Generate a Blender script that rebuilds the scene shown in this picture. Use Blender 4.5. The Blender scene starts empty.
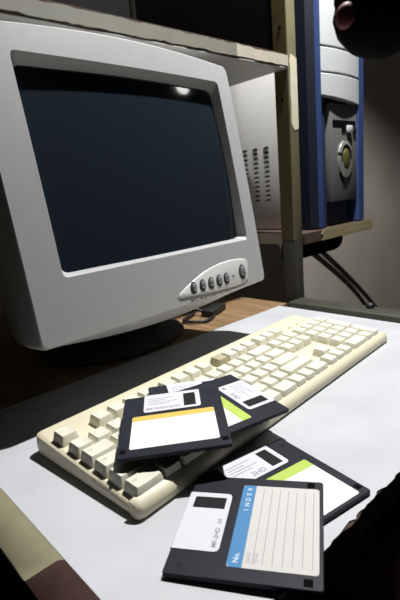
import bpy, bmesh, math, random
from mathutils import Vector, Matrix, Euler, noise
random.seed(7)
sc = bpy.context.scene
COL = sc.collection
PI = math.pi

# ------------------------------------------------------------------ helpers
def tag(o, label=None, cat=None, group=None, kind=None):
    if label: o['label'] = label
    if cat: o['category'] = cat
    if group: o['group'] = group
    if kind: o['kind'] = kind
    return o

def empty(name, loc=(0, 0, 0), mat=None):
    o = bpy.data.objects.new(name, None)
    COL.objects.link(o)
    o.empty_display_size = .02
    if mat is not None: o.matrix_world = mat
    else: o.location = loc
    return o

def build(name, bm, mats, parent=None, loc=None, smooth=None, matrix=None):
    me = bpy.data.meshes.new(name)
    bmesh.ops.recalc_face_normals(bm, faces=bm.faces)
    if smooth is not None:
        for f in bm.faces: f.smooth = True
        for e in bm.edges:
            if len(e.link_faces) == 2 and e.calc_face_angle(0) > math.radians(smooth): e.smooth = False
    bm.to_mesh(me); bm.free()
    if not isinstance(mats, (list, tuple)): mats = [mats]
    for m in mats: me.materials.append(m)
    o = bpy.data.objects.new(name, me)
    COL.objects.link(o)
    if parent: o.parent = parent
    if matrix is not None: o.matrix_local = matrix
    elif loc: o.location = loc
    return o

def add_box(bm, lo, hi, bevel=0, seg=2, mi=0, mat=None):
    r = bmesh.ops.create_cube(bm, size=1)
    vs = r['verts']
    c = [(a + b) / 2 for a, b in zip(lo, hi)]; s = [abs(b - a) for a, b in zip(lo, hi)]
    for v in vs: v.co = Vector((v.co.x * s[0] + c[0], v.co.y * s[1] + c[1], v.co.z * s[2] + c[2]))
    fs = list({f for v in vs for f in v.link_faces})
    if bevel > 0:
        es = list({e for v in vs for e in v.link_edges})
        r = bmesh.ops.bevel(bm, geom=es, offset=bevel, segments=seg, affect='EDGES', profile=.5)
        fs = list({f for v in r['verts'] for f in v.link_faces} | set(f for f in fs if f.is_valid) | set(r['faces']))
        vs = list({v for f in fs for v in f.verts})
    for f in fs: f.material_index = mi
    if mat is not None:
        for v in vs: v.co = mat @ v.co
    return vs

def box(name, lo, hi, m, parent=None, bevel=0, seg=2):
    bm = bmesh.new(); add_box(bm, lo, hi, bevel, seg)
    return build(name, bm, m, parent, smooth=35 if bevel else None)

def prism(bm, pts, z0, z1, axis='z', mi=0):
    """extrude polygon pts (2D) between z0 and z1 along the axis"""
    def P(a, b, c):
        return {'z': (a, b, c), 'y': (a, c, b), 'x': (c, a, b)}[axis]
    lo = [bm.verts.new(P(a, b, z0)) for a, b in pts]
    hi = [bm.verts.new(P(a, b, z1)) for a, b in pts]
    n = len(pts); fs = [bm.faces.new(lo), bm.faces.new(hi)]
    for i in range(n): fs.append(bm.faces.new((lo[i], lo[(i + 1) % n], hi[(i + 1) % n], hi[i])))
    for f in fs: f.material_index = mi
    return fs

def tube(bm, pts, r, n=10, closed_ends=True):
    rings = []; up = Vector((.13, .31, .94))
    P = [Vector(p) for p in pts]
    for i, p in enumerate(P):
        t = (P[min(i + 1, len(P) - 1)] - P[max(i - 1, 0)]).normalized()
        a = t.cross(up).normalized(); b = t.cross(a)
        rr = r[i] if isinstance(r, (list, tuple)) else r
        rings.append([bm.verts.new(p + (a * math.cos(2 * PI * k / n) + b * math.sin(2 * PI * k / n)) * rr) for k in range(n)])
    for A, B in zip(rings, rings[1:]):
        for k in range(n): bm.faces.new((A[k], A[(k + 1) % n], B[(k + 1) % n], B[k]))
    if closed_ends: bm.faces.new(rings[0]); bm.faces.new(rings[-1])

def spline(pts, n=8):
    P = [Vector(p) for p in pts]; out = []
    for i in range(len(P) - 1):
        p0 = P[max(i - 1, 0)]; p1 = P[i]; p2 = P[i + 1]; p3 = P[min(i + 2, len(P) - 1)]
        for k in range(n):
            t = k / n
            out.append(.5 * ((2 * p1) + (p2 - p0) * t + (2 * p0 - 5 * p1 + 4 * p2 - p3) * t * t + (3 * p1 - p0 - 3 * p2 + p3) * t ** 3))
    out.append(P[-1]); return out

def lathe(bm, prof, c=(0, 0, 0), n=32, mat=None, sx=1, sy=1):
    rings = []
    for r, z in prof:
        if r < 1e-6: rings.append([bm.verts.new((c[0], c[1], c[2] + z))])
        else: rings.append([bm.verts.new((c[0] + r * sx * math.cos(2 * PI * k / n), c[1] + r * sy * math.sin(2 * PI * k / n), c[2] + z)) for k in range(n)])
    for A, B in zip(rings, rings[1:]):
        for k in range(n):
            k2 = (k + 1) % n
            if len(A) == 1: bm.faces.new((A[0], B[k], B[k2]))
            elif len(B) == 1: bm.faces.new((A[k], A[k2], B[0]))
            else: bm.faces.new((A[k], A[k2], B[k2], B[k]))
    if mat is not None:
        for R in rings:
            for v in R: v.co = mat @ v.co

def rrect(x0, y0, x1, y1, r, n=4, m=1):
    """rounded rectangle, counter-clockwise from bottom-left corner; m = segments per straight side"""
    out = []
    cs = [(x0 + r, y0 + r, 180), (x1 - r, y0 + r, 270), (x1 - r, y1 - r, 0), (x0 + r, y1 - r, 90)]
    for i, (cx, cy, a) in enumerate(cs):
        for k in range(n + 1):
            t = math.radians(a + 90 * k / n); out.append((cx + r * math.cos(t), cy + r * math.sin(t)))
        nx, ny, na = cs[(i + 1) % 4]
        t = math.radians(na); q = (nx + r * math.cos(t), ny + r * math.sin(t)); p = out[-1]
        for k in range(1, m): out.append((p[0] + (q[0] - p[0]) * k / m, p[1] + (q[1] - p[1]) * k / m))
    return out

def glyphs(text, size, align='LEFT', bold=0):
    cu = bpy.data.curves.new('txt', 'FONT'); cu.body = text; cu.size = size; cu.align_x = align; cu.resolution_u = 2
    cu.offset = bold
    o = bpy.data.objects.new('txt', cu); COL.objects.link(o)
    dg = bpy.context.evaluated_depsgraph_get()
    me = bpy.data.meshes.new_from_object(o.evaluated_get(dg))
    bpy.data.objects.remove(o); bpy.data.curves.remove(cu)
    return me

def add_mesh(bm, me, M, mi=0):
    b2 = bmesh.new(); b2.from_mesh(me)
    vm = {}
    for v in b2.verts: vm[v.index] = bm.verts.new(M @ v.co)
    for f in b2.faces:
        try: nf = bm.faces.new([vm[v.index] for v in f.verts]); nf.material_index = mi
        except ValueError: pass
    b2.free()

# ------------------------------------------------------------------ materials
def mat(name, col, rough=.5, metal=0, var=0, scale=40, bump=0, bscale=300, col2=None, thresh=None, coat=0, spec=.5, emit=None, soft=.08):
    m = bpy.data.materials.new(name); m.use_nodes = True
    nt = m.node_tree; b = nt.nodes['Principled BSDF']
    b.inputs['Base Color'].default_value = (*col, 1); b.inputs['Roughness'].default_value = rough
    b.inputs['Metallic'].default_value = metal; b.inputs['Coat Weight'].default_value = coat
    b.inputs['Specular IOR Level'].default_value = spec
    tc = nt.nodes.new('ShaderNodeTexCoord')
    if var or col2:
        no = nt.nodes.new('ShaderNodeTexNoise'); no.inputs['Scale'].default_value = scale; no.inputs['Detail'].default_value = 6
        nt.links.new(tc.outputs['Object'], no.inputs['Vector'])
        ra = nt.nodes.new('ShaderNodeValToRGB')
        c2 = col2 or tuple(max(0, c * (1 - var)) for c in col)
        t = .5 if thresh is None else thresh
        ra.color_ramp.elements[0].position = max(0, t - (soft if col2 else .25)); ra.color_ramp.elements[0].color = (*c2, 1)
        ra.color_ramp.elements[1].position = min(1, t + (soft if col2 else .25)); ra.color_ramp.elements[1].color = (*col, 1)
        nt.links.new(no.outputs['Fac'], ra.inputs['Fac']); nt.links.new(ra.outputs['Color'], b.inputs['Base Color'])
    if bump:
        n2 = nt.nodes.new('ShaderNodeTexNoise'); n2.inputs['Scale'].default_value = bscale; n2.inputs['Detail'].default_value = 3
        nt.links.new(tc.outputs['Object'], n2.inputs['Vector'])
        bp = nt.nodes.new('ShaderNodeBump'); bp.inputs['Strength'].default_value = bump; bp.inputs['Distance'].default_value = .001
        nt.links.new(n2.outputs['Fac'], bp.inputs['Height']); nt.links.new(bp.outputs['Normal'], b.inputs['Normal'])
    if emit:
        b.inputs['Emission Color'].default_value = (*emit[0], 1); b.inputs['Emission Strength'].default_value = emit[1]
    return m

def wood_mat(name, c1, c2, scale=(3, 40, 40), rough=.55):
    m = mat(name, c1, rough); nt = m.node_tree; b = nt.nodes['Principled BSDF']
    tc = nt.nodes.new('ShaderNodeTexCoord'); mp = nt.nodes.new('ShaderNodeMapping'); mp.inputs['Scale'].default_value = scale
    no = nt.nodes.new('ShaderNodeTexNoise'); no.inputs['Scale'].default_value = 1; no.inputs['Detail'].default_value = 8
    ra = nt.nodes.new('ShaderNodeValToRGB')
    ra.color_ramp.elements[0].position = .35; ra.color_ramp.elements[0].color = (*c2, 1)
    ra.color_ramp.elements[1].position = .68; ra.color_ramp.elements[1].color = (*c1, 1)
    nt.links.new(tc.outputs['Object'], mp.inputs['Vector']); nt.links.new(mp.outputs['Vector'], no.inputs['Vector'])
    nt.links.new(no.outputs['Fac'], ra.inputs['Fac']); nt.links.new(ra.outputs['Color'], b.inputs['Base Color'])
    return m

M = {}
M['case'] = mat('monitor_plastic', (.40, .405, .42), .42, var=.06, scale=90, bump=.12, bscale=900)
M['panel'] = mat('control_panel_plastic', (.60, .61, .62), .3)
M['stand'] = mat('stand_dark_shade', (.02, .02, .02), .6)  # darkened to stand in for the shade under the monitor
M['ring'] = mat('dark_rubber', (.03, .03, .035), .5)
M['silverb'] = mat('grey_button_plastic', (.30, .31, .33), .3, metal=.4)
M['print'] = mat('grey_print', (.06, .06, .07), .7)
M['glass'] = mat('crt_glass', (.012, .018, .025), .06, coat=.3, spec=.5)
M['kbd'] = mat('keyboard_cream', (.72, .67, .50), .45, var=.12, scale=14, bump=.1, bscale=1200)
M['key'] = mat('key_cream', (.74, .72, .61), .42, var=.06, scale=60)
M['keyd'] = mat('key_tan', (.42, .38, .25), .5)
M['legend'] = mat('key_legend', (.22, .22, .20), .6)
M['led'] = mat('lens_green', (.14, .17, .10), .3)
M['fd'] = mat('disk_black_plastic', (.013, .015, .025), .5, spec=.18, var=.15, scale=120, bump=.15, bscale=1500)
M['fd2'] = mat('disk_recess', (.008, .008, .011), .7, spec=.2)
M['shut'] = mat('shutter_white', (.66, .66, .72), .4)
M['paper'] = mat('label_paper', (.74, .73, .72), .7)
M['paper_g'] = mat('label_paper_grey', (.60, .59, .57), .7, var=.05, scale=60)
M['orange'] = mat('label_orange', (.72, .47, .09), .6)
M['lime'] = mat('label_lime', (.40, .55, .08), .6)
M['blue'] = mat('label_blue', (.035, .20, .44), .6)
M['line'] = mat('label_line', (.28, .29, .36), .7)
M['ink'] = mat('ink', (.22, .21, .32), .6)
M['white'] = mat('white_print', (.8, .85, .9), .6)
M['lam'] = mat('desk_laminate', (.58, .60, .64), .30, var=.16, scale=14, bump=.06, bscale=160)
M['core'] = mat('particle_board', (.075, .045, .028), .9, var=.5, scale=150, bump=.5, bscale=500)
M['trim'] = mat('olive_trim', (.33, .31, .20), .6, var=.15, scale=60)
M['trimbrown'] = mat('bare_trim', (.060, .024, .018), .8, var=.4, scale=80)
M['rail'] = mat('rail_olive', (.05, .05, .033), .6, var=.35, scale=40)
M['wood'] = wood_mat('worktop_wood', (.30, .19, .10), (.17, .105, .05), (60, 5, 40))
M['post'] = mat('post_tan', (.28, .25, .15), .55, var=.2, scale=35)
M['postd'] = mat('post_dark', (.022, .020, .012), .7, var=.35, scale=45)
M['postw'] = mat('post_bare_white', (.66, .62, .48), .6, var=.12, scale=60)
M['edge'] = mat('shelf_edge_olive', (.22, .22, .175), .6, var=.15, scale=40)
M['edgew'] = mat('shelf_edge_pale', (.50, .46, .38), .6, var=.12, scale=50)
M['under'] = mat('shelf_laminate', (.52, .52, .47), .5, var=.08, scale=15)
M['hole'] = mat('hole_dark', (.003, .003, .003), .9, spec=.05)
M['steel'] = mat('case_steel', (.82, .82, .80), .45, var=.05, scale=12)
M['navy'] = mat('tower_blue', (.035, .062, .17), .35, var=.1, scale=60)
M['navy_shade'] = mat('tower_blue_shade', (.006, .009, .020), .4)  # shaded copy of the tower blue
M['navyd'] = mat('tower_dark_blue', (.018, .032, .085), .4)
M['silver'] = mat('tower_silver', (.70, .73, .76), .32, metal=.25, var=.06, scale=200)
M['silverd'] = mat('tower_grey_panel', (.17, .175, .17), .42, metal=.2, var=.1, scale=200)
M['chrome'] = mat('emblem_chrome', (.50, .50, .47), .3, metal=.6)
M['gold'] = mat('emblem_gold', (.13, .12, .035), .35, metal=.4)
M['shelfedge'] = wood_mat('tower_shelf_edge', (.36, .31, .18), (.22, .18, .10), (4, 60, 90))
M['black'] = mat('black_plastic', (.012, .012, .012), .5)
M['hood'] = mat('lamp_black_enamel', (.005, .005, .005), .9, spec=.1)
M['pink'] = mat('blur_pink', (.42, .13, .16), .6)  # pink tip of the unidentified blurred shape
M['purple'] = mat('blur_purple', (.06, .03, .10), .6)
M['darkboard'] = mat('dark_board_and_shade', (.006, .006, .0065), .9, spec=.1, var=.3, scale=8)  # dark boards; the near-black tone also paints the shade above the shelf
M['redwood'] = wood_mat('drawer_wood', (.16, .045, .025), (.08, .02, .012), (6, 40, 40))

# concrete wall
def wall_material():
    m = mat('plaster_wall', (.34, .31, .27), .9, bump=.5, bscale=30)
    nt = m.node_tree; b = nt.nodes['Principled BSDF']; tc = nt.nodes.new('ShaderNodeTexCoord')
    n1 = nt.nodes.new('ShaderNodeTexNoise'); n1.inputs['Scale'].default_value = 4; n1.inputs['Detail'].default_value = 8
    nt.links.new(tc.outputs['Object'], n1.inputs['Vector'])
    ra = nt.nodes.new('ShaderNodeValToRGB')
    ra.color_ramp.elements[0].position = .3; ra.color_ramp.elements[0].color = (.46, .42, .365, 1)
    ra.color_ramp.elements[1].position = .7; ra.color_ramp.elements[1].color = (.54, .50, .44, 1)
    nt.links.new(n1.outputs['Fac'], ra.inputs['Fac'])
    vo = nt.nodes.new('ShaderNodeTexNoise'); vo.inputs['Scale'].default_value = 22; vo.inputs['Detail'].default_value = 2
    nt.links.new(tc.outputs['Object'], vo.inputs['Vector'])
    r2 = nt.nodes.new('ShaderNodeValToRGB'); r2.color_ramp.elements[0].position = .22; r2.color_ramp.elements[0].color = (.45, .42, .4, 1)
    r2.color_ramp.elements[1].position = .27; r2.color_ramp.elements[1].color = (1, 1, 1, 1)
    nt.links.new(vo.outputs['Fac'], r2.inputs['Fac'])
    mx = nt.nodes.new('ShaderNodeMix'); mx.data_type = 'RGBA'; mx.blend_type = 'MULTIPLY'; mx.inputs['Factor'].default_value = 1
    nt.links.new(ra.outputs['Color'], mx.inputs['A']); nt.links.new(r2.outputs['Color'], mx.inputs['B'])
    nt.links.new(mx.outputs['Result'], b.inputs['Base Color'])
    return m
M['wall'] = wall_material()
M['floor'] = mat('floor_dark', (.05, .04, .035), .8, var=.3, scale=6)

# ------------------------------------------------------------------ setting
tag(box('wall_back', (-2.2, 1.0, -.75), (3.2, 1.08, 1.9), M['wall']), kind='structure')
tag(box('wall_left', (-2.28, -2.2, -.75), (-2.2, 1.08, 1.9), M['wall']), kind='structure')
tag(box('wall_right', (3.2, -2.2, -.75), (3.28, 1.08, 1.9), M['wall']), kind='structure')
tag(box('floor', (-2.28, -2.2, -.83), (3.28, 1.08, -.75), M['floor']), kind='structure')

# ------------------------------------------------------------------ desk
def jag(a, b, n, amp, seed, axis=0):
    """points from a to b (2D) with a ragged offset perpendicular to the line"""
    a = Vector(a); b = Vector(b); d = (b - a); nrm = Vector((-d.y, d.x)).normalized(); out = []
    for i in range(n + 1):
        t = i / n
        o = noise.noise(Vector((t * n * .23, seed, 0))) * amp + noise.noise(Vector((t * n * .9, seed, 5))) * amp * .6
        if i in (0, n): o = 0
        p = a + d * t + nrm * o; out.append((p.x, p.y))
    return out

DX0, DX1, DY0, DY1 = .091, .672, .133, .5195
desk = tag(empty('computer_desk', (0, 0, -.75)),
           'worn desk with white laminate top and chipped edges under the cream keyboard', 'desk')
def dpart(name, bm, m, smooth=None):
    o = build(name, bm, m, desk, smooth=smooth); o.location = (0, 0, .75); return o
bm = bmesh.new()
front = jag((DX0, DY0), (DX1, DY0), 130, .0040, 3.1)
pts = front + [(DX1, DY1), (DX0, DY1)]
prism(bm, pts, -.0012, 0)
tag(dpart('laminate_top', bm, M['lam']), 'white laminate with a ragged chipped front edge')
bm = bmesh.new()
prism(bm, jag((DX0 + .0005, DY0 + .0005), (DX1, DY0 + .0005), 60, .003, 8.4) + [(DX1, DY1), (DX0 + .0005, DY1)], -.022, -.0012)
dpart('core_board', bm, M['core'])
# sloping edge moulding on the left: olive finish, broken off to bare brown near the front
def trim(name, y0, y1, m, jag0=False, jag1=False):
    bm = bmesh.new(); n = 14; rows = []
    prof = [(DX0 - .0002, -.0002), (DX0 - .0035, -.0012), (.0680, -.0062), (.0672, -.0085), (DX0 - .0002, -.021)]
    for k, (x, z) in enumerate(prof):
        j0 = j1 = 0
        s = k / 3
        if jag1: j1 = .014 * s * 1.0 + .004 * noise.noise(Vector((k * 1.7, 3, 1)))
        if jag0: j0 = .014 * s * 1.0 + .004 * noise.noise(Vector((k * 1.7, 3, 1)))
        rows.append([bm.verts.new((x, (y0 + j0) + ((y1 + j1) - (y0 + j0)) * i / n, z)) for i in range(n + 1)])
    for A, B in zip(rows, rows[1:] + rows[:1]):
        for i in range(n): bm.faces.new((A[i], A[i + 1], B[i + 1], B[i]))
    bm.faces.new([r[0] for r in rows]); bm.faces.new([r[-1] for r in rows])
    return dpart(name, bm, m, 60)
tag(trim('edge_trim', .253, DY1, M['trim'], jag0=True), 'olive coloured edge trim')
tag(trim('edge_trim', DY0, .2528, M['trimbrown'], jag1=True), 'edge trim broken down to bare dark brown board')
# raised rail along the right edge
bm = bmesh.new(); add_box(bm, (DX1 + .0005, DY0, -.022), (.716, .500, .010), .004)
dpart('side_rail', bm, M['rail'], 40)
# brown worktop behind
bm = bmesh.new(); add_box(bm, (-.30, DY1 + .0008, -.024), (.700, .985, -.0015), .001)
tag(dpart('rear_worktop', bm, M['wood']), 'bare brown wooden rear board')
# under-frame: end panels, drawer
bm = bmesh.new(); add_box(bm, (.10, .20, -.75), (.118, .98, -.025), .001); dpart('end_panel', bm, M['darkboard'])
bm = bmesh.new(); add_box(bm, (.652, .20, -.75), (.670, .98, -.025), .001); dpart('end_panel', bm, M['darkboard'])
bm = bmesh.new(); add_box(bm, (.30, .128, -.155), (.645, .146, -.050), .003); add_box(bm, (.31, .146, -.15), (.635, .46, -.06), 0)
dr = dpart('drawer', bm, M['redwood'], 40)
bm = bmesh.new(); lathe(bm, [(0, .012), (.009, .012), (.012, .006), (.006, 0), (0, 0)], mat=Matrix.Translation((.475, .128, -.10)) @ Matrix.Rotation(PI / 2, 4, 'X'))
build('knob', bm, M['black'], dr, smooth=40)

# ------------------------------------------------------------------ hutch (shelves and posts)
hutch = tag(empty('shelf_rack', (0, 0, -.75)),
            'tall chipped shelf rack with tan posts standing behind the monitor and desk', 'shelf rack')
def hpart(name, bm, m, smooth=None, parent=None):
    o = build(name, bm, m, parent or hutch, smooth=smooth)
    if parent is None: o.location = (0, 0, .75)
    return o
SZ0, SZ1, SY = .4215, .4455, .513
bm = bmesh.new(); add_box(bm, (-.30, SY + .002, SZ0 + .0012), (.7215, .955, SZ1 - .0006), 0)
sh = hpart('upper_shelf', bm, M['core'])
bm = bmesh.new()
prism(bm, jag((-.30, SY + .0012), (.7215, SY + .0012), 90, .0035, 2.2) + [(.7215, .955), (-.30, .955)], SZ0 - .0002, SZ0 + .001)
tag(hpart('underside_laminate', bm, M['under'], parent=sh), 'pale laminate under the shelf')
# front edge banding (two lengths, ragged along top and bottom where chipped)
def band(x0, x1, m, seed, amp):
    bm = bmesh.new(); n = max(6, int((x1 - x0) / .008)); t = []; b = []
    for i in range(n + 1):
        x = x0 + (x1 - x0) * i / n
        a = abs(noise.noise(Vector((x * 60, seed, 0)))) * amp * 1.6 + .0012 + abs(noise.noise(Vector((x * 190, seed, 3)))) * amp
        c = abs(noise.noise(Vector((x * 60, seed + 9, 0)))) * amp * 1.6 + .0012
        t.append((x, SZ1 - .001 - a)); b.append((x, SZ0 + .0015 + c))
    prism(bm, b + t[::-1], SY + .0018, SY - .0006, 'y')
    return hpart('edge_band', bm, m, parent=sh)
tag(band(-.30, .588, M['edge'], 1.3, .0022), 'dull olive grey edge band')
tag(band(.5885, .7215, M['edgew'], 4.9, .0030), 'pale band where the finish is rubbed off')
# front right post: tan above, pale bare strip in the middle, dark lower length
PX0, PX1, PY0, PY1 = .7222, .748, SY, .543
def post_piece(z0, z1, m, x0=PX0, x1=PX1, y0=PY0, y1=PY1, name='post', parent=None):
    bm = bmesh.new(); add_box(bm, (x0, y0, z0), (x1, y1, z1), .0015)
    return hpart(name, bm, m, 40, parent)
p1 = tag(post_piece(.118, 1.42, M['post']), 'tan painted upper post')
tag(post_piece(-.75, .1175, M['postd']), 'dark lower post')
bm = bmesh.new()
zz = [.325, .33, .34, .36, .38, .40, .42, .432, .436]
lft = [(PX0 + .004 + .003 * noise.noise(Vector((z * 40, 0, 0))), z) for z in zz]
lft[0] = (PX0 + .012, .318); lft[-1] = (PX0 + .008, .446)
prism(bm, lft + [(PX1 - .001, .440), (PX1 - .001, .322)], PY0 + .0005, PY0 - .0008, 'y')
tag(hpart('bare_patch', bm, M['postw'], parent=p1), 'pale patch where the post is stripped')
# dark side face with the shelf-pin holes
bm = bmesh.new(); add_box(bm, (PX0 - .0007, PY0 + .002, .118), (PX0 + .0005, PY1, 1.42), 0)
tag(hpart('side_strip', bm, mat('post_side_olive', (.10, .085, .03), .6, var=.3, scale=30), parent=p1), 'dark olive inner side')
for z in (.372, .490, .60):
    bm = bmesh.new(); lathe(bm, [(0, .0), (.0032, .0), (.0032, .0006), (0, .0006)], n=16,
                            mat=Matrix.Translation((PX0 - .0008, .5275, z)) @ Matrix.Rotation(-PI / 2, 4, 'Y'))
    hpart('pin_hole', bm, M['hole'], parent=p1)
post_piece(-.75, 1.42, M['postd'], y0=.930, y1=.955)  # rear post toned dark to paint the shade above the shelf
post_piece(-.75, 1.42, M['post'], x0=-.326, x1=-.3005)
post_piece(-.75, 1.42, M['post'], x0=-.326, x1=-.3005, y0=.930, y1=.955)
bm = bmesh.new(); add_box(bm, (-.3005, .955, .43), (.7215, .960, 1.2)); tag(hpart('back_shade_panel', bm, M['darkboard']), 'added dark back sheet for the shade above the shelf')  # sheet added to keep the space above the shelf in shade
bm = bmesh.new(); add_box(bm, (.7225, .5432, .4458), (.7300, .9295, 1.2)); tag(hpart('side_shade_panel', bm, M['darkboard']), 'added dark side sheet for the shade above the shelf')  # dark sheet put in where only shade lies beside the tower casing
# lower shelf that carries the tower
LZ0, LZ1 = .1065, .1285
bm = bmesh.new(); add_box(bm, (.7485, .507, LZ0), (1.018, .985, LZ1), .001)
ls = hpart('lower_shelf', bm, M['core'])
bm = bmesh.new()
prism(bm, [(.808, LZ0 + .001), (1.0185, LZ0 + .0008), (1.0185, LZ1 - .001), (.812, LZ1 - .001), (.805, LZ1 - .008), (.811, LZ1 - .014)], .5072, .5055, 'y')
tag(hpart('edge_band', bm, M['shelfedge'], parent=ls), 'light wood banding on the front')
bm = bmesh.new(); add_box(bm, (.7470, .545, LZ0), (.7485, .95, LZ1), 0)
tag(hpart('edge_band', bm, M['edgew'], parent=ls), 'pale banding on the left end')
bm = bmesh.new()
prism(bm, [(.7490, .070), (.925, .070), (.945, .074), (.958, .084), (.962, LZ0 - .0002), (.7490, LZ0 - .0002)], .548, .566, 'y')
hpart('shelf_support', bm, M['darkboard'], parent=ls)
post_piece(-.75, LZ0 - .0002, M['postd'], x0=.90, x1=.925, y0=.94, y1=.965)

# ------------------------------------------------------------------ computer tower
tw = tag(empty('computer_tower', (.9, .515, LZ1)),
         'tall computer tower with blue frame and silver front on the small shelf', 'computer')
def tpart(name, bm, m, smooth=None, parent=None):
    o = build(name, bm, m, parent or tw, smooth=smooth)
    if parent is None: o.location = (-.9, -.515, -LZ1)
    return o
TZ0, TZ1 = .1315, .5900
bm = bmesh.new(); add_box(bm, (.805, .560, TZ0), (.995, .970, TZ1 - .006), .002)
st = tag(tpart('side_casing', bm, M['steel'], 40), 'off-white steel casing')
for c, y in enumerate((.6365, .6665, .6965)):
    for k in range(12):
        bm = bmesh.new(); z = .1935 + k * .00995
        pts = [(y - .0068, z - .0006), (y + .0068, z - .0016), (y + .0068, z + .0004), (y, z + .0030), (y - .0068, z + .0016)]
        prism(bm, pts, .8051, .8040, 'x')
        tpart('vent_slot', bm, M['hole'], parent=st)
# blue front frame, plan profile with chamfered left column
def column(name, prof, z0, z1, m):
    bm = bmesh.new(); prism(bm, prof, z0, z1, 'z'); return tpart(name, bm, m, 30)
column('front_column', [(.799, .560), (.799, .527), (.8105, .5155), (.8275, .5140), (.8300, .525), (.8300, .560)], TZ0, TZ1, M['navy'])
column('column_side_shade', [(.7982, .5605), (.7982, .5265), (.8102, .5148), (.8112, .5158), (.7994, .5275), (.7994, .5605)], TZ0, TZ1, M['navy_shade'])  # dark skin paints the shade on the column's left side and chamfer
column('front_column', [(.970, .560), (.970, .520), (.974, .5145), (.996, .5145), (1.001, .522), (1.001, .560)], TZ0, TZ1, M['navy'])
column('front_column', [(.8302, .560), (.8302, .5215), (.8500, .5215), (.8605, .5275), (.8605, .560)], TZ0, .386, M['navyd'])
box_bm = bmesh.new(); add_box(box_bm, (.799, .530, TZ1 - .004), (1.001, .97, TZ1), .001); tpart('top_cap', box_bm, M['navy'], 40)
# silver curved bezel in three sections separated by dark seams
def arc_section(z_of_top, z_of_bot, name, m):
    bm = bmesh.new(); n = 14; rows = []
    for i in range(n + 1):
        t = i / n; x = .8285 + (.9735 - .8285) * t
        y = .5135 - .007 * math.sin(PI * t) ** .8
        rows.append([bm.verts.new((x, y + .0015, z_of_bot(t))), bm.verts.new((x, y, z_of_bot(t) + .0015)),
                     bm.verts.new((x, y, z_of_top(t) - .0015)), bm.verts.new((x, y + .0015, z_of_top(t))),
                     bm.verts.new((x, .545, z_of_top(t))), bm.verts.new((x, .545, z_of_bot(t)))])
    for A, B in zip(rows, rows[1:]):
        for k in range(6): bm.faces.new((A[k], A[(k + 1) % 6], B[(k + 1) % 6], B[k]))
    bm.faces.new(rows[0]); bm.faces.new(rows[-1])
    return tpart(name, bm, m, 35)
arc_section(lambda t: .588, lambda t: .4745, 'drive_bay_cover', M['silver'])
arc_section(lambda t: .4715, lambda t: .4285, 'drive_bay_cover', M['silver'])
arc_section(lambda t: .4255, lambda t: .3855 - .010 * t, 'drive_bay_cover', M['silver'])
bm = bmesh.new(); add_box(bm, (.831, .5225, .372), (.972, .56, .586)); tpart('bay_backing', bm, M['hole'])
# lower grey panel with floppy slot
bm = bmesh.new(); add_box(bm, (.8610, .5220, .180), (.9670, .545, .374), .0015)
lp = tag(tpart('lower_panel', bm, M['silverd'], 40), 'dull grey lower panel')
lp.location.y -= .0060
bm = bmesh.new(); add_box(bm, (.8700, .5205, .3325), (.9600, .5222, .3425)); add_box(bm, (.905, .5205, .320), (.922, .5222, .333))
tpart('floppy_slot', bm, M['hole'], parent=lp)
bm = bmesh.new(); add_box(bm, (.9230, .5150, .3190), (.9400, .5222, .3330), .0015); tpart('eject_button', bm, M['silver'], 40, lp)
bm = bmesh.new(); add_box(bm, (.9500, .5180, .3170), (.9600, .5222, .3290), .0010); tpart('drive_lamp', bm, M['black'], 40, lp)
# oval emblem/power button
def oval(bm, cx, cz, rx, rz, y0, y1, n=28, point=0, mi=0):
    pts = []
    for k in range(n):
        a = 2 * PI * k / n; z = math.sin(a)
        zz = cz + rz * z - (point * max(0, -z) ** 6)
        pts.append((cx + rx * math.cos(a), zz))
    prism(bm, pts, y0, y1, 'y', mi)
bm = bmesh.new(); oval(bm, .9150, .2650, .0270, .0370, .5222, .5185, point=.010)
pb = tag(tpart('power_button', bm, M['black'], parent=lp), 'oval power button with a chrome rim and gold centre')
bm = bmesh.new()
n = 32
for k in range(n):
    a0 = 2 * PI * k / n; a1 = 2 * PI * (k + 1) / n
    if 2.6 < (a0 % (2 * PI)) < 2.85 or .2 < a0 < .5: continue
    def q(a, s, y): return bm.verts.new((.9150 + .0275 * s * math.cos(a), y, .2650 + .0375 * s * math.sin(a)))
    w = .80 if math.sin(a0) > -.1 else .55
    v = [q(a0, 1, .5180), q(a1, 1, .5180), q(a1, w, .5165), q(a0, w, .5165)]; bm.faces.new(v)
    u = [q(a0, 1, .5222), q(a1, 1, .5222), q(a1, 1, .5180), q(a0, 1, .5180)]; bm.faces.new(u)
bmesh.ops.remove_doubles(bm, verts=bm.verts, dist=1e-5)
build('chrome_rim', bm, M['chrome'], pb, smooth=40)
bm = bmesh.new(); lathe(bm, [(0, .004), (.008, .0035), (.014, .001), (.0145, 0), (0, 0)], n=24, sx=1, sy=1.6,
                        mat=Matrix.Translation((.9170, .5185, .2640)) @ Matrix.Rotation(PI / 2, 4, 'X'))
build('button_centre', bm, M['gold'], pb, smooth=40)
# lowest blue recess
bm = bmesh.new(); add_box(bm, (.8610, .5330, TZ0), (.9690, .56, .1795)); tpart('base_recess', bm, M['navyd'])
for x in (.83, .97):
    for y in (.58, .94):
        bm = bmesh.new(); add_box(bm, (x - .012, y - .012, LZ1 + .0001), (x + .012, y + .012, TZ0 + .0005), .001); tpart('foot', bm, M['black'], 40)

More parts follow.
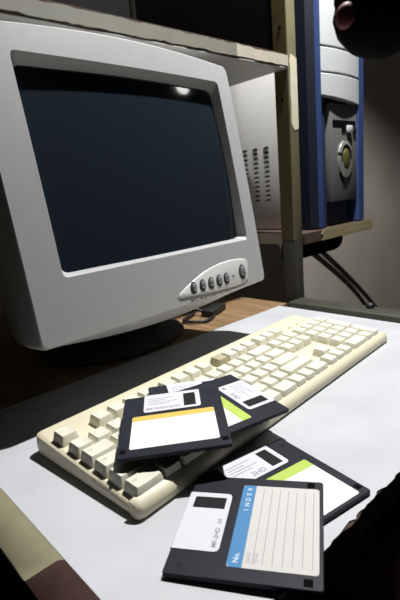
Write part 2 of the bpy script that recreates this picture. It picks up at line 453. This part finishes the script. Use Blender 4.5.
# ------------------------------------------------------------------ monitor
yaw, tl = .0424, .1599
E_ = Vector((math.cos(yaw), math.sin(yaw), 0)); B_ = Vector((-math.sin(yaw), math.cos(yaw), 0))
G_ = Vector((0, 0, 1)) * math.cos(tl) + B_ * math.sin(tl); N_ = E_.cross(G_)
MO = Vector((.1642, .4128, .0861))
HM = Matrix(((E_.x, G_.x, N_.x, MO.x), (E_.y, G_.y, N_.y, MO.y), (E_.z, G_.z, N_.z, MO.z), (0, 0, 0, 1)))
mon_base = Vector((.355, .62, 0))
mon = tag(empty('crt_monitor', mon_base), 'grey tube monitor with dark screen and row of oval buttons standing behind the keyboard', 'monitor')
MI = Matrix.Translation(-mon_base)
def mpart(name, bm, m, smooth=None, parent=None):
    o = build(name, bm, m, parent or mon, smooth=smooth)
    if parent is None: o.matrix_local = MI @ HM
    return o
MW, MH = .3635, .3125
ns, nc = 18, 5
def outer(inset, depth):
    pts = rrect(inset, inset, MW - inset, MH - inset, .007, nc, ns); out = []
    for x, y in pts:
        u = max(0, min(1, x / MW)); a = math.sin(PI * u)
        w = max(0, min(1, (y - MH * .5) / (MH * .5)))
        y2 = y + .0085 * a * w
        wb = max(0, min(1, (MH * .35 - y) / (MH * .35)))
        y2 -= wb * (a ** .8) * .016 * max(0, min(1, depth / .03))
        out.append((x, y2))
    return out
def frontz(x, y): return -.0045 * ((x - MW / 2) / (MW / 2)) ** 2 - .002 * ((y - MH / 2) / (MH / 2)) ** 2 + .0045
op = (.0385, .0655, .3355, .2880)
bm = bmesh.new()
loops = []
loops.append([(x, y, -.052) for x, y in outer(.004, .052)])
loops.append([(x, y, -.030) for x, y in outer(.0015, .03)])
loops.append([(x, y, -.008) for x, y in outer(0, .006)])
loops.append([(x, y, frontz(x, y) - .0015) for x, y in outer(.0006, 0)])
loops.append([(x, y, frontz(x, y)) for x, y in outer(.0022, 0)])
o4 = outer(.0022, 0)
ip = rrect(*op, .006, nc, ns)
for s in (.33, .66):
    loops.append([(a[0] + (b[0] - a[0]) * s, a[1] + (b[1] - a[1]) * s, frontz(a[0] + (b[0] - a[0]) * s, a[1] + (b[1] - a[1]) * s)) for a, b in zip(o4, ip)])
loops.append([(x, y, frontz(x, y)) for x, y in ip])
loops.append([(x, y, frontz(x, y) - .0012) for x, y in rrect(op[0] + .0008, op[1] + .0008, op[2] - .0008, op[3] - .0008, .006, nc, ns)])
gl = (op[0] + .0055, op[1] + .0045, op[2] - .0055, op[3] - .0075)
loops.append([(x, y, -.0115) for x, y in rrect(*gl, .009, nc, ns)])
loops.append([(x, y, -.020) for x, y in rrect(*gl, .009, nc, ns)])
R = [[bm.verts.new(p) for p in L] for L in loops]
for A, B in zip(R, R[1:]):
    for i in range(len(A)): bm.faces.new((A[i], A[(i + 1) % len(A)], B[(i + 1) % len(A)], B[i]))
bezel = mpart('bezel', bm, M['case'], 28)
# rear housing
bm = bmesh.new(); secs = []
def sec(x0, y0, x1, y1, r, z): secs.append([bm.verts.new((x, y, z)) for x, y in rrect(x0, y0, x1, y1, r, 6, 6)])
sec(.008, .001, .352, .312, .008, -.0515); sec(.014, -.006, .346, .306, .012, -.075); sec(.022, -.006, .338, .298, .016, -.12)
sec(.040, .004, .320, .280, .03, -.18); sec(.070, .02, .290, .245, .04, -.25); sec(.085, .035, .275, .225, .04, -.33); sec(.095, .045, .265, .215, .03, -.345)
for A, B in zip(secs, secs[1:]):
    for i in range(len(A)): bm.faces.new((A[i], A[(i + 1) % len(A)], B[(i + 1) % len(A)], B[i]))
bm.faces.new(secs[0]); bm.faces.new(secs[-1])
mpart('rear_housing', bm, M['case'], 40)
# glass: convex dome
bm = bmesh.new(); NX, NY = 30, 24; g = []
gx0, gy0, gx1, gy1 = gl[0] - .001, gl[1] - .001, gl[2] + .001, gl[3] + .001
for j in range(NY + 1):
    row = []
    for i in range(NX + 1):
        u = -1 + 2 * i / NX; v = -1 + 2 * j / NY
        x = (gx0 + gx1) / 2 + (gx1 - gx0) / 2 * u; y = (gy0 + gy1) / 2 + (gy1 - gy0) / 2 * v
        row.append(bm.verts.new((x, y, -.0050 - .0045 * u * u - .0045 * v * v)))
    g.append(row)
for j in range(NY):
    for i in range(NX): bm.faces.new((g[j][i], g[j][i + 1], g[j + 1][i + 1], g[j + 1][i]))
bd = g[0] + [r[-1] for r in g[1:]] + g[-1][-2::-1] + [r[0] for r in g[-2:0:-1]]
lo = [bm.verts.new((v.co.x, v.co.y, -.019)) for v in bd]
for i in range(len(bd)): bm.faces.new((bd[i], bd[(i + 1) % len(bd)], lo[(i + 1) % len(bd)], lo[i]))
bm.faces.new(lo)
scr = mpart('screen', bm, M['glass'], 60); scr['label'] = 'dark blue-black curved glass screen'
# control panel: lens-shaped raised plate
bot = [(.1800, .0145), (.1830, .0118), (.22, .0085), (.26, .0060), (.30, .0050), (.312, .0062), (.3205, .0105)]
top = [(.3245, .024), (.3255, .0345), (.3215, .0395), (.308, .0420), (.287, .0432), (.266, .0425), (.2495, .0400), (.232, .0365), (.2128, .0300), (.197, .0235), (.1845, .0175)]
bm = bmesh.new(); P = bot + top; n = len(P); cx, cy = .26, .024
l0 = [bm.verts.new((x, y, frontz(x, y) - .0005)) for x, y in P]
l1 = [bm.verts.new((x + (cx - x) * .015, y + (cy - y) * .05, frontz(x, y) + .0012)) for x, y in P]
l2 = [bm.verts.new((x + (cx - x) * .04, y + (cy - y) * .12, frontz(x, y) + .0016)) for x, y in P]
for A, B in ((l0, l1), (l1, l2)):
    for i in range(n): bm.faces.new((A[i], A[(i + 1) % n], B[(i + 1) % n], B[i]))
bm.faces.new(l2)
cp = tag(mpart('control_panel', bm, M['panel'], 50), 'lens-shaped pale control panel')
def button(x, y, rx, ry, name, rot=-.10):
    fz = frontz(x, y) + .0014
    bm = bmesh.new(); T = Matrix.Translation((x, y, fz)) @ Matrix.Rotation(rot, 4, 'Z')
    lathe(bm, [(0, .0012), (rx * .80, .0012), (rx, .0006), (rx, -.001), (0, -.001)], n=24, sy=ry / rx, mat=T)
    b = build(name, bm, M['ring'], cp, smooth=40)
    bm = bmesh.new(); T2 = Matrix.Translation((x + rx * .08, y + ry * .12, fz + .001)) @ Matrix.Rotation(rot, 4, 'Z')
    lathe(bm, [(0, .0028), (rx * .35, .0024), (rx * .62, .0012), (rx * .66, 0), (0, 0)], n=24, sy=ry / rx, mat=T2)
    return b, T2, bm
for i, (x, y) in enumerate(((.2079, .0197), (.2244, .0197), (.2407, .0194), (.2570, .0195), (.2722, .0196))):
    b, T2, bm2 = button(x, y, .0058, .0080, 'button')
    build('button_cap', bm2, M['silverb'], cp, smooth=40)
b, T2, bm2 = button(.3080, .0222, .0072, .0108, 'power_button'); build('button_cap', bm2, M['silverb'], cp, smooth=40)
bm = bmesh.new(); lathe(bm, [(0, .0005), (.0014, .0004), (.0016, 0), (0, 0)], n=14, mat=Matrix.Translation((.2870, .0200, frontz(.287, .02) + .0016)))
build('power_lamp', bm, M['ring'], cp)
# printed symbols below the buttons
bm = bmesh.new()
for i, (x, y) in enumerate(((.2110, .0034), (.2270, .0026), (.2435, .0018), (.2590, .0014))):
    T = Matrix.Translation((x, y - .0012, frontz(x, y) + .0007))
    if i == 0:
        lathe(bm, [(.0008, 0), (.0016, 0)], n=12, mat=T)
    elif i == 1:
        prism(bm, [(x - .0014, y - .0016), (x + .0014, y - .0016), (x, y + .0012)], frontz(x, y) + .0002, frontz(x, y) + .0008)
    elif i == 2:
        prism(bm, [(x - .0012, y + .0012), (x + .0014, y - .0012), (x + .0018, y - .0006), (x - .0006, y + .0016)], frontz(x, y) + .0002, frontz(x, y) + .0008)
    else:
        prism(bm, [(x - .0014, y - .0008), (x + .0014, y - .0008), (x + .0014, y), (x - .0014, y)], frontz(x, y) + .0002, frontz(x, y) + .0008)
add_mesh(bm, glyphs('MENU', .0032), Matrix.Translation((.2690, -.0004, frontz(.27, .003) + .0008)))
build('button_symbols', bm, M['print'], bezel)
# pedestal (world-aligned, on the worktop)
def mw(name, bm, m, smooth=None):
    o = build(name, bm, m, mon, smooth=smooth); o.matrix_local = MI; return o
bm = bmesh.new(); lathe(bm, [(0, -.0014), (.105, -.0014), (.110, .003), (.104, .010), (.075, .020), (.055, .030), (0, .030)], c=(.37, .62, 0), n=48, sx=1.12, sy=.85)
ped = mw('swivel_base', bm, M['stand'], 40)
bm = bmesh.new(); lathe(bm, [(0, .028), (.050, .028), (.060, .05), (.085, .085), (.07, .13), (0, .13)], c=(.36, .60, 0), n=40, sx=1.2, sy=.9)
mw('tilt_neck', bm, M['stand'], 40)
bm = bmesh.new(); tube(bm, spline([(.50, .70, .05), (.545, .62, .012), (.56, .585, .003), (.52, .565, .0025), (.50, .60, .003), (.56, .640, .003), (.62, .80, .003), (.60, .94, .003)], 8), .0028)
mw('signal_cable', bm, M['black'], 60)
bm = bmesh.new(); add_box(bm, (.545, .585, -.0013), (.605, .612, .012), .004, mat=Matrix.Translation((.575, .598, 0)) @ Matrix.Rotation(.35, 4, 'Z') @ Matrix.Translation((-.575, -.598, 0)))
tag(mw('cable_ferrite', bm, M['black'], 40), 'black cable block lying under the bezel')

# ------------------------------------------------------------------ keyboard
KYAW = .0607
kb = tag(empty('computer_keyboard', (.1426, .2465, 0)), 'long cream full-size keyboard lying on the white desk under three floppy disks', 'keyboard')
kb.rotation_euler = (0, 0, KYAW)
KW, KD = .4449, .1480
S = .070
def deck(y): return .0105 + S * y
# body: rounded rect outline, sloping top, raised front lip
bm = bmesh.new()
base = rrect(0, 0, KW, KD, .006, 4, 14)
def kl(inset, zf, dy=0): return [bm.verts.new((x, y, zf(y))) for x, y in rrect(inset, inset, KW - inset, KD - inset, max(.001, .008 - inset), 4, 14)]
L = [kl(.0030, lambda y: .0006), kl(.0004, lambda y: .003), kl(0, lambda y: deck(y) * .62), kl(.0012, lambda y: deck(y) - .0015), kl(.0034, lambda y: deck(y)), kl(.0060, lambda y: deck(y) + .0002)]
for A, B in zip(L, L[1:]):
    for i in range(len(A)): bm.faces.new((A[i], A[(i + 1) % len(A)], B[(i + 1) % len(A)], B[i]))
bm.faces.new(L[-1]); bm.faces.new(L[0])
kbody = build('keyboard_case', bm, M['kbd'], kb, smooth=38)
# front lip: rolled bar in front of the space bar row
bm = bmesh.new(); rows = []
prof = [(-.0040, .0006), (-.0058, .0035), (-.0052, .0088), (-.0025, .0118), (.0020, .0140), (.0048, .0146), (.0058, .0118), (.0058, .0010)]
xs = [0.0002, .0015, .005] + [.005 + (KW - .010) * i / 20 for i in range(1, 21)] + [KW - .0015, KW - .0002]
for x in xs:
    s = 1 - .35 * max(0, 1 - min(x, KW - x) / .005) ** 2
    rows.append([bm.verts.new((x, .006 + (y - .006) * s, .0006 + (z - .0006) * (.75 + .25 * s))) for y, z in prof])
for A, B in zip(rows, rows[1:]):
    for k in range(len(prof)): bm.faces.new((A[k], A[(k + 1) % len(prof)], B[(k + 1) % len(prof)], B[k]))
bm.faces.new(rows[0]); bm.faces.new(rows[-1])
build('front_lip', bm, M['kbd'], kb, smooth=50)
for x in (.04, KW - .04):
    bm = bmesh.new(); add_box(bm, (x - .012, KD - .016, 0.0001), (x + .012, KD - .008, .002), .0004); build('foot', bm, M['black'], kb)
    bm = bmesh.new(); add_box(bm, (x - .012, .008, 0.0001), (x + .012, .014, .0012), .0003); build('foot', bm, M['black'], kb)
U = .01905
KX0, KY0 = .0052, .0016
TILT = math.atan(S)
def keycap(x, y, w, h, name='key', m='key', legend=None, hh=.0100, lshape=False):
    """x,y in units from the lower-left key"""
    X0 = KX0 + x * U; Y0 = KY0 + y * U; g = .0006
    W = w * U - 2 * g; H = h * U - 2 * g
    zb = -.004; zt = hh
    bm = bmesh.new()
    prof = [(0, 0, 0, 0, zb), (.0, 0, .0, 0, .0005), (.0017, .0018, .0017, .0010, zt - .0010), (.0023, .0024, .0023, .0016, zt - .0001), (.0050, .0045, .0050, .0036, zt - .0003)]
    rings = []
    for l, b, r, t, z in prof:
        pts = rrect(l, b, W - r, H - t, .0012, 2, 3)
        rings.append([bm.verts.new((px, py, z - (.0009 * (1 - ((px - W / 2) / (W / 2)) ** 2) if z > .008 and w < 2.5 else 0))) for px, py in pts])
    for A, B in zip(rings, rings[1:]):
        for i in range(len(A)): bm.faces.new((A[i], A[(i + 1) % len(A)], B[(i + 1) % len(A)], B[i]))
    bm.faces.new(rings[-1])
    if legend:
        sz = .0042 if len(legend) == 1 else .0027
        add_mesh(bm, legend_mesh(legend, sz), Matrix.Translation((.0042, H - .0080, zt + .0002)), 1)
    # deck plane transform
    T = Matrix.Translation((X0 + g, Y0 + g, deck(Y0 + g))) @ Matrix.Rotation(TILT, 4, 'X')
    return build(name, bm, [M[m], M['legend']], kb, smooth=30, matrix=T)
LC = {}
def legend_mesh(t, s):
    if (t, s) not in LC: LC[(t, s)] = glyphs(t, s)
    return LC[(t, s)]
FY = 5.32
keycap(0, FY, 1, 1, 'escape_key', legend='Esc')
for i in range(12):
    x = 2 + i + (i // 4) * .5
    kk = keycap(x, FY, 1, 1, 'function_key', m='keyd' if i == 8 else 'key', legend='F%d' % (i + 1))
    if i == 8: kk['label'] = 'darker tan function key'
for i, t in enumerate(('Prt', 'Scr', 'Pau')): keycap(15.25 + i, FY, 1, 1, 'key', legend=t)
def row(y, keys):
    x = 0
    for w, name, t in keys:
        if name: keycap(x, y, w, 1, name, legend=t)
        x += w
row(4, [(1, 'key', c) for c in '`1234567890-='] + [(2, 'backspace_key', None)])
row(3, [(1.5, 'tab_key', 'Tab')] + [(1, 'key', c) for c in 'QWERTYUIOP[]'] + [(1.5, 'key', '\\')])
row(2, [(1.75, 'caps_lock_key', 'Caps')] + [(1, 'key', c) for c in "ASDFGHJKL;'"] + [(2.25, 'enter_key', 'Enter')])
row(1, [(2.25, 'shift_key', 'Shift')] + [(1, 'key', c) for c in 'ZXCVBNM,./'] + [(2.75, 'shift_key', 'Shift')])
row(0, [(1.5, 'control_key', 'Ctrl'), (1, 'key', None), (1.5, 'alt_key', 'Alt'), (6, 'space_bar', None), (1.5, 'alt_key', 'Alt'), (1, 'key', None), (1, 'key', None), (1.5, 'control_key', 'Ctrl')])
for j, names in enumerate((('Ins', 'Home', 'PgU'), ('Del', 'End', 'PgD'))):
    for i, t in enumerate(names): keycap(15.25 + i, 4 - j, 1, 1, 'key', legend=t)
keycap(16.25, 1, 1, 1, 'arrow_key'); [keycap(15.25 + i, 0, 1, 1, 'arrow_key') for i in range(3)]
NX0 = 18.5
for i, t in enumerate(('Num', '/', '*', '-')): keycap(NX0 + i, 4, 1, 1, 'key', legend=t)
for j, s in enumerate(('789', '456', '123')):
    for i, t in enumerate(s): keycap(NX0 + i, 3 - j, 1, 1, 'key', legend=t)
keycap(NX0 + 3, 2, 1, 2, 'plus_key', legend='+'); keycap(NX0 + 3, 0, 1, 2, 'enter_key', legend='Ent')
keycap(NX0, 0, 2, 1, 'key', legend='0'); keycap(NX0 + 2, 0, 1, 1, 'key', legend='.')
for i in range(3):
    bm = bmesh.new(); x = .3640 + i * .0205; y = .1150
    add_box(bm, (x - .0022, y - .0011, deck(y) - .001), (x + .0022, y + .0011, deck(y) + .0007), .0004)
    build('status_lamp', bm, M['led'], kb)
    bm = bmesh.new(); add_mesh(bm, glyphs(('Num', 'Caps', 'Scroll')[i], .0034, 'CENTER'), Matrix.Translation((x, y + .003, deck(y + .004) + .0004)) @ Matrix.Rotation(TILT, 4, 'X'))
    build('lamp_caption', bm, M['legend'], kb)

# ------------------------------------------------------------------ floppy disks
# local: x right 90 mm, y up 94 mm (shutter at +y), top surface at z=0
def plate(bm, pts, z0, z1, mi=0): return prism(bm, pts, z0, z1, 'z', mi)
def floppy(label, matrix, style):
    t = empty('floppy_disk', mat=matrix)
    tag(t, label, 'floppy disk', 'black floppy disks')
    W, D, T = .045, .047, .0033
    bm = bmesh.new()
    out = rrect(-W, -D, W, D, .0018, 3, 1)
    rings = []
    for ins, z in ((.0004, -T), (0, -T + .0004), (0, -.0004), (.0004, 0)):
        rings.append([bm.verts.new((x * (1 - ins / W), y * (1 - ins / D), z)) for x, y in out])
    for A, B in zip(rings, rings[1:]):
        for i in range(len(A)): bm.faces.new((A[i], A[(i + 1) % len(A)], B[(i + 1) % len(A)], B[i]))
    bm.faces.new(rings[0]); bm.faces.new(rings[-1])
    build('disk_shell', bm, M['fd'], t, smooth=35)
    # moulded marks: arrow near the shutter, holes in the far corners
    bm = bmesh.new()
    plate(bm, rrect(.0355, .0360, .0405, .0395, .0008, 2), -.0004, .00012); build('moulded_mark', bm, M['fd2'], t)
    bm = bmesh.new()
    plate(bm, [(-.0405, .0365), (-.0375, .0365), (-.0375, .0350), (-.0362, .0375), (-.0375, .0400), (-.0375, .0385), (-.0405, .0385)], -.0004, .00012)
    build('moulded_arrow', bm, M['fd2'], t)
    bm = bmesh.new(); plate(bm, rrect(-.0430, -.0412, -.0380, -.0360, .0004, 2), -.0004, .00015); build('density_hole', bm, M['hole'], t)
    bm = bmesh.new(); plate(bm, rrect(.0380, -.0412, .0430, -.0360, .0004, 2), -.0004, .00015); build('protect_hole', bm, M['hole'], t)
    # shutter wrapping the front edge, with a window
    bm = bmesh.new(); x0, x1, y0 = -.0262, .0258, .0160; z0, z1 = -.0001, .0004
    wx0, wx1, wy0, wy1 = .0105, .0215, .0195, .0425
    def quad(a, b, c, d): add_box(bm, (a, b, z0), (c, d, z1))
    r = .003
    pl = [(x0 + r, y0), (x0 + .0009, y0 + .0009), (x0, y0 + r), (x0, D + .0003), (wx0, D + .0003), (wx0, y0)]
    prism(bm, pl[::-1], z0, z1)
    quad(wx0, wy1, wx1, D + .0003); quad(wx0, y0, wx1, wy0)
    pr = [(x1 - r, y0), (x1 - .0009, y0 + .0009), (x1, y0 + r), (x1, D + .0003), (wx1, D + .0003), (wx1, y0)]
    prism(bm, pr, z0, z1)
    add_box(bm, (x0, D - .0002, -T - .0003), (x1, D + .0004, z1)); add_box(bm, (x0, y0, -T - .0004), (x1, D + .0004, -T + .0001))
    s = build('shutter', bm, M['shut'], t)
    bm = bmesh.new(); plate(bm, [(wx0, wy0), (wx1, wy0), (wx1, wy1), (wx0, wy1)], .00002, .0001); build('window_recess', bm, M['fd2'], s)
    # print on the shutter
    bm = bmesh.new(); zt = Matrix.Translation((0, 0, .00045))
    if style == 'blue': lines = [('MF-2HD', .0046, -.023, .0185), ('DS', .0036, -.003, .0190)]
    elif style == 'orange': lines = [('MF-2HD', .0052, -.024, .0195), ('135TPI', .0045, -.006, .0195)]
    else: lines = [('MF', .0052, -.0235, .0195), ('2HD', .0072, -.0095, .0190)]
    for tx, s_, x, y in lines: add_mesh(bm, glyphs(tx, s_, bold=.0001), Matrix.Translation((x, y, .00045)))
    if style != 'blue':
        for k, wln in enumerate((.020, .027, .016, .024)):
            y = .0285 + k * .0035
            prism(bm, [(-.0225, y), (-.0225 + wln, y), (-.0225 + wln, y + .0007), (-.0225, y + .0007)], .0004, .00046)
    build('shutter_print', bm, M['ink'], s)
    # paper label
    if style == 'plain': return t
    lx0, lx1, ly0, ly1, sh = {'blue': (-.0355, .0365, -.0445, .0095, .0095), 'orange': (-.0355, .0365, -.0370, .0110, .0075), 'lime': (-.0285, .0365, -.0440, .0105, .0100)}[style]
    bm = bmesh.new(); plate(bm, rrect(lx0, ly0, lx1, ly1, .002, 3), -.0001, .00018)
    lb = build('paper_label', bm, M['paper_g'] if style == 'blue' else M['paper'], t)
    bm = bmesh.new()
    st = [(lx0, ly1 - sh), (lx1, ly1 - sh), (lx1, ly1 - .002), (lx1 - .002, ly1), (lx0 + .002, ly1), (lx0, ly1 - .002)]
    plate(bm, st, .00016, .00024)
    b = build('label_stripe', bm, M[style], lb); b['label'] = {'blue': 'blue stripe', 'orange': 'orange yellow stripe', 'lime': 'lime green stripe'}[style]
    if style in ('blue', 'lime'):
        bm = bmesh.new(); n = 7
        for k in range(n):
            y = ly1 - sh - .0062 - k * .0058; a = lx0 + .0035
            plate(bm, [(a, y), (lx1 - .0035, y), (lx1 - .0035, y + .00045), (a, y + .00045)], .00016, .00022)
        build('ruled_lines', bm, M['line'] if style == 'blue' else M['paper_g'], lb)
    if style == 'blue':
        bm = bmesh.new()
        for k, c in enumerate('INDEX'): add_mesh(bm, glyphs(c, .0048, 'CENTER'), Matrix.Translation((.0115 + k * .0052, ly1 - .0068, .0003)))
        add_mesh(bm, glyphs('No.', .0052), Matrix.Translation((lx0 + .003, ly1 - .0068, .0003)))
        build('stripe_print', bm, M['white'], lb)
        bm = bmesh.new(); add_mesh(bm, glyphs('DATE', .0030), Matrix.Translation((lx0 + .004, -.0040, .0002))); add_mesh(bm, glyphs('TITLE', .0030), Matrix.Translation((lx0 + .004, -.0085, .0002)))
        build('label_print', bm, M['ink'], lb)
    return t
def pose(x, y, z, yawv, rx, ry):
    return Matrix.Translation((x, y, z)) @ Matrix.Rotation(ry, 4, 'Y') @ Matrix.Rotation(rx, 4, 'X') @ Matrix.Rotation(yawv, 4, 'Z')
floppy('black floppy disk with lime striped label, flat on desk, half under the blue striped one', pose(.2369, .1903, .0038, -.1808, 0, 0), 'lime')
floppy('black floppy disk with blue striped lined label nearest the camera, on the desk edge', pose(.1870, .1771, .0076, .5603, 0, -.055), 'blue')
def on_keys(kx, ky, a, dz):
    kz = .0212 + S * (Vector((kx - .1426, ky - .2465)).dot(Vector((-math.sin(KYAW), math.cos(KYAW))))) + dz
    return Matrix.Translation((kx, ky, kz)) @ Matrix.Rotation(KYAW, 4, 'Z') @ Matrix.Rotation(TILT, 4, 'X') @ Matrix.Rotation(a, 4, 'Z')
floppy('mostly hidden black floppy disk lying lowest on the keyboard under the orange labelled one', on_keys(.2602, .2991, -.5931, .0042), 'plain')
floppy('black floppy disk with lime striped label on the keyboard, overhanging its front edge', on_keys(.2654, .2807, -1.8211, .0078), 'lime')
floppy('black floppy disk with orange striped blank label on top of the keyboard pile', pose(.2154, .2859, .0354, -.6819, .0310, -.0553), 'orange')

# ------------------------------------------------------------------ small things at the right
bm = bmesh.new(); lathe(bm, [(0, -.0002), (.006, 0), (.0075, .003), (.005, .0075), (0, .009)], n=16); 
for v in bm.verts: v.co += Vector((noise.noise(v.co * 400) * .0012, noise.noise(v.co * 300 + Vector((3, 1, 0))) * .0012, 0))
o = build('rubble_lump', bm, M['black'], smooth=60); o.location = (.702, .352, .0104)
tag(o, 'small black lump lying on the dark rail at the right edge of the desk', 'debris')
for k, (a, b) in enumerate((((1.70, -.125), (2.10, -.44)), ((1.76, -.20), (2.02, -.44)))):
    bm = bmesh.new(); tube(bm, spline([(a[0] - .5, .992, a[1] + .32), (a[0], .992, a[1]), (b[0], .992, b[1]), (b[0] + .25, .992, b[1] - .3)], 6), .006)
    o = build('wall_cable', bm, M['black'], smooth=60)
    tag(o, ('upper of the two dark cables running down the plaster wall behind the desk', 'lower of the two dark cables running down the plaster wall behind the desk')[k], 'cable', 'cables on the wall')

# ------------------------------------------------------------------ lamp
LP = Vector((.700, .315, 1.150))          # bulb centre
lamp = tag(empty('clamp_lamp', (.735, .528, 1.34)), 'black hooded work lamp with a made-up dark blurred shape added at the upper right, before the computer tower', 'lamp')
LI = Matrix.Translation((-.735, -.528, -1.34))
def lpart(name, bm, m, smooth=None):
    o = build(name, bm, m, lamp, smooth=smooth); o.matrix_local = LI; return o
TM = Matrix.Translation(LP) @ Matrix.Rotation(PI, 4, 'X') @ Matrix.Rotation(.0, 4, 'Y')
bm = bmesh.new()
pr = [(0, -.070), (.024, -.070), (.055, -.055), (.085, -.020), (.106, .018), (.122, .088), (.1195, .0882), (.103, .018), (.082, -.018), (.053, -.051), (.024, -.066), (0, -.066)]
lathe(bm, pr, n=48, mat=TM)
lpart('lamp_shade', bm, M['hood'], 40)
bm = bmesh.new(); lathe(bm, [(0, -.064), (.013, -.062), (.014, -.040), (.026, -.022), (.026, -.006), (.018, .004), (0, .008)], n=24, mat=TM)
lpart('bulb', bm, mat('bulb_glass', (.8, .8, .8), .3, emit=((1, .97, .9), 4)), 60)
bk = LP + Vector((0, 0, .068))
bm = bmesh.new(); tube(bm, spline([bk, bk + Vector((0, 0, .07)), (.715, .40, 1.37), (.735, .50, 1.36)], 8), .007); lpart('arm', bm, M['hood'], 60)
bm = bmesh.new(); add_box(bm, (.715, .490, 1.32), (.757, .5128, 1.38), .003); lpart('clamp', bm, M['hood'], 40)
# made-up black form standing in for an unidentified blurred shape near the lens
GP = Vector((.2330, .1110, .2975))
bm = bmesh.new(); tube(bm, [GP + Vector((.0165, .0078, .0220)) * 1.3, GP + Vector((.0080, .0040, .0230)), GP + Vector((.0050, .0025, .0165)), GP + Vector((.002, .001, .0090)), GP, GP - Vector((.0010, .0004, .0070)), GP - Vector((.0022, .0010, .0130)), GP - Vector((.003, .0014, .0170)), GP - Vector((.0035, .0016, .0188))],
     [.0060, .0140, .0190, .0220, .0225, .0205, .0155, .0085, .0010], 24)
tag(lpart('near_blur', bm, M['hood'], 60), 'matt black rounded stand-in for an unidentified blurred shape')
bm = bmesh.new(); tube(bm, spline([GP + Vector((.012, .006, .024)), (.33, .16, .50), (.52, .25, .90), (.66, .31, 1.20), bk + Vector((0, 0, .05))], 8), .0022); lpart('cord', bm, M['hood'], 60)  # added cord tying the stand-in shape to the lamp
bm = bmesh.new(); bmesh.ops.create_uvsphere(bm, u_segments=20, v_segments=14, radius=1, matrix=Matrix.Translation((.2045, .1140, .2925)) @ Matrix.Rotation(.5, 4, 'Y') @ Matrix.Diagonal((.0042, .0042, .0060, 1)))
tag(lpart('near_blur_tip', bm, M['pink'], 60), 'dusky pink rounded tip of the unidentified blurred shape')

ld = bpy.data.lights.new('lamp_light', 'POINT'); ld.energy = 92; ld.shadow_soft_size = .016; ld.color = (1.0, .98, .95)
lo_ = bpy.data.objects.new('lamp_light', ld); COL.objects.link(lo_); lo_.location = LP - Vector((0, 0, .026))

# second bulb across the room: it is what glints in the glass of the tube
RBP = Vector((2.093, -.4745, 1.447))
rb = tag(empty('hanging_bulb', RBP), 'bare bulb hanging across the room, seen only as the glint in the dark screen', 'bulb')
bm = bmesh.new(); bmesh.ops.create_uvsphere(bm, u_segments=24, v_segments=16, radius=.058)
build('bulb', bm, mat('bulb_lit', (.8, .8, .8), .4, emit=((1, .98, .95), 10)), rb, smooth=60)
bm = bmesh.new(); lathe(bm, [(0, .13), (.022, .13), (.025, .078), (0, .078)], n=20); build('bulb_holder', bm, M['hood'], rb, smooth=40)
bm = bmesh.new(); tube(bm, [(0, 0, .12), (0, 0, .45)], .004); build('cord', bm, M['hood'], rb)

# ------------------------------------------------------------------ world + camera
w = bpy.data.worlds.new('room_dusk'); sc.world = w; w.use_nodes = True
w.node_tree.nodes['Background'].inputs['Color'].default_value = (.55, .75, 1.0, 1)
w.node_tree.nodes['Background'].inputs['Strength'].default_value = .002

cd = bpy.data.cameras.new('camera'); cam = bpy.data.objects.new('camera', cd); COL.objects.link(cam)
F, PITCH, ROLL, H, DA = 452.456, .2315, -.0893, .2222, .7359
f = Vector((0, math.cos(PITCH), -math.sin(PITCH))); r = Vector((1, 0, 0)); u = r.cross(f)
r, u = math.cos(ROLL) * r + math.sin(ROLL) * u, -math.sin(ROLL) * r + math.cos(ROLL) * u
RZ = Matrix.Rotation(-DA, 3, 'Z'); r, u, f = RZ @ r, RZ @ u, RZ @ f
cam.matrix_world = Matrix(((r.x, u.x, -f.x, 0), (r.y, u.y, -f.y, 0), (r.z, u.z, -f.z, H), (0, 0, 0, 1)))
cd.sensor_fit = 'VERTICAL'; cd.sensor_height = 36; cd.lens = F / 600 * 36
cd.clip_start = .01; cd.clip_end = 30
cd.dof.use_dof = True; cd.dof.focus_distance = .42; cd.dof.aperture_fstop = 16
sc.camera = cam
sc.view_settings.view_transform = 'Standard'; sc.view_settings.look = 'None'
sc.view_settings.exposure = 0; sc.view_settings.gamma = 1; sc.view_settings.use_curve_mapping = False
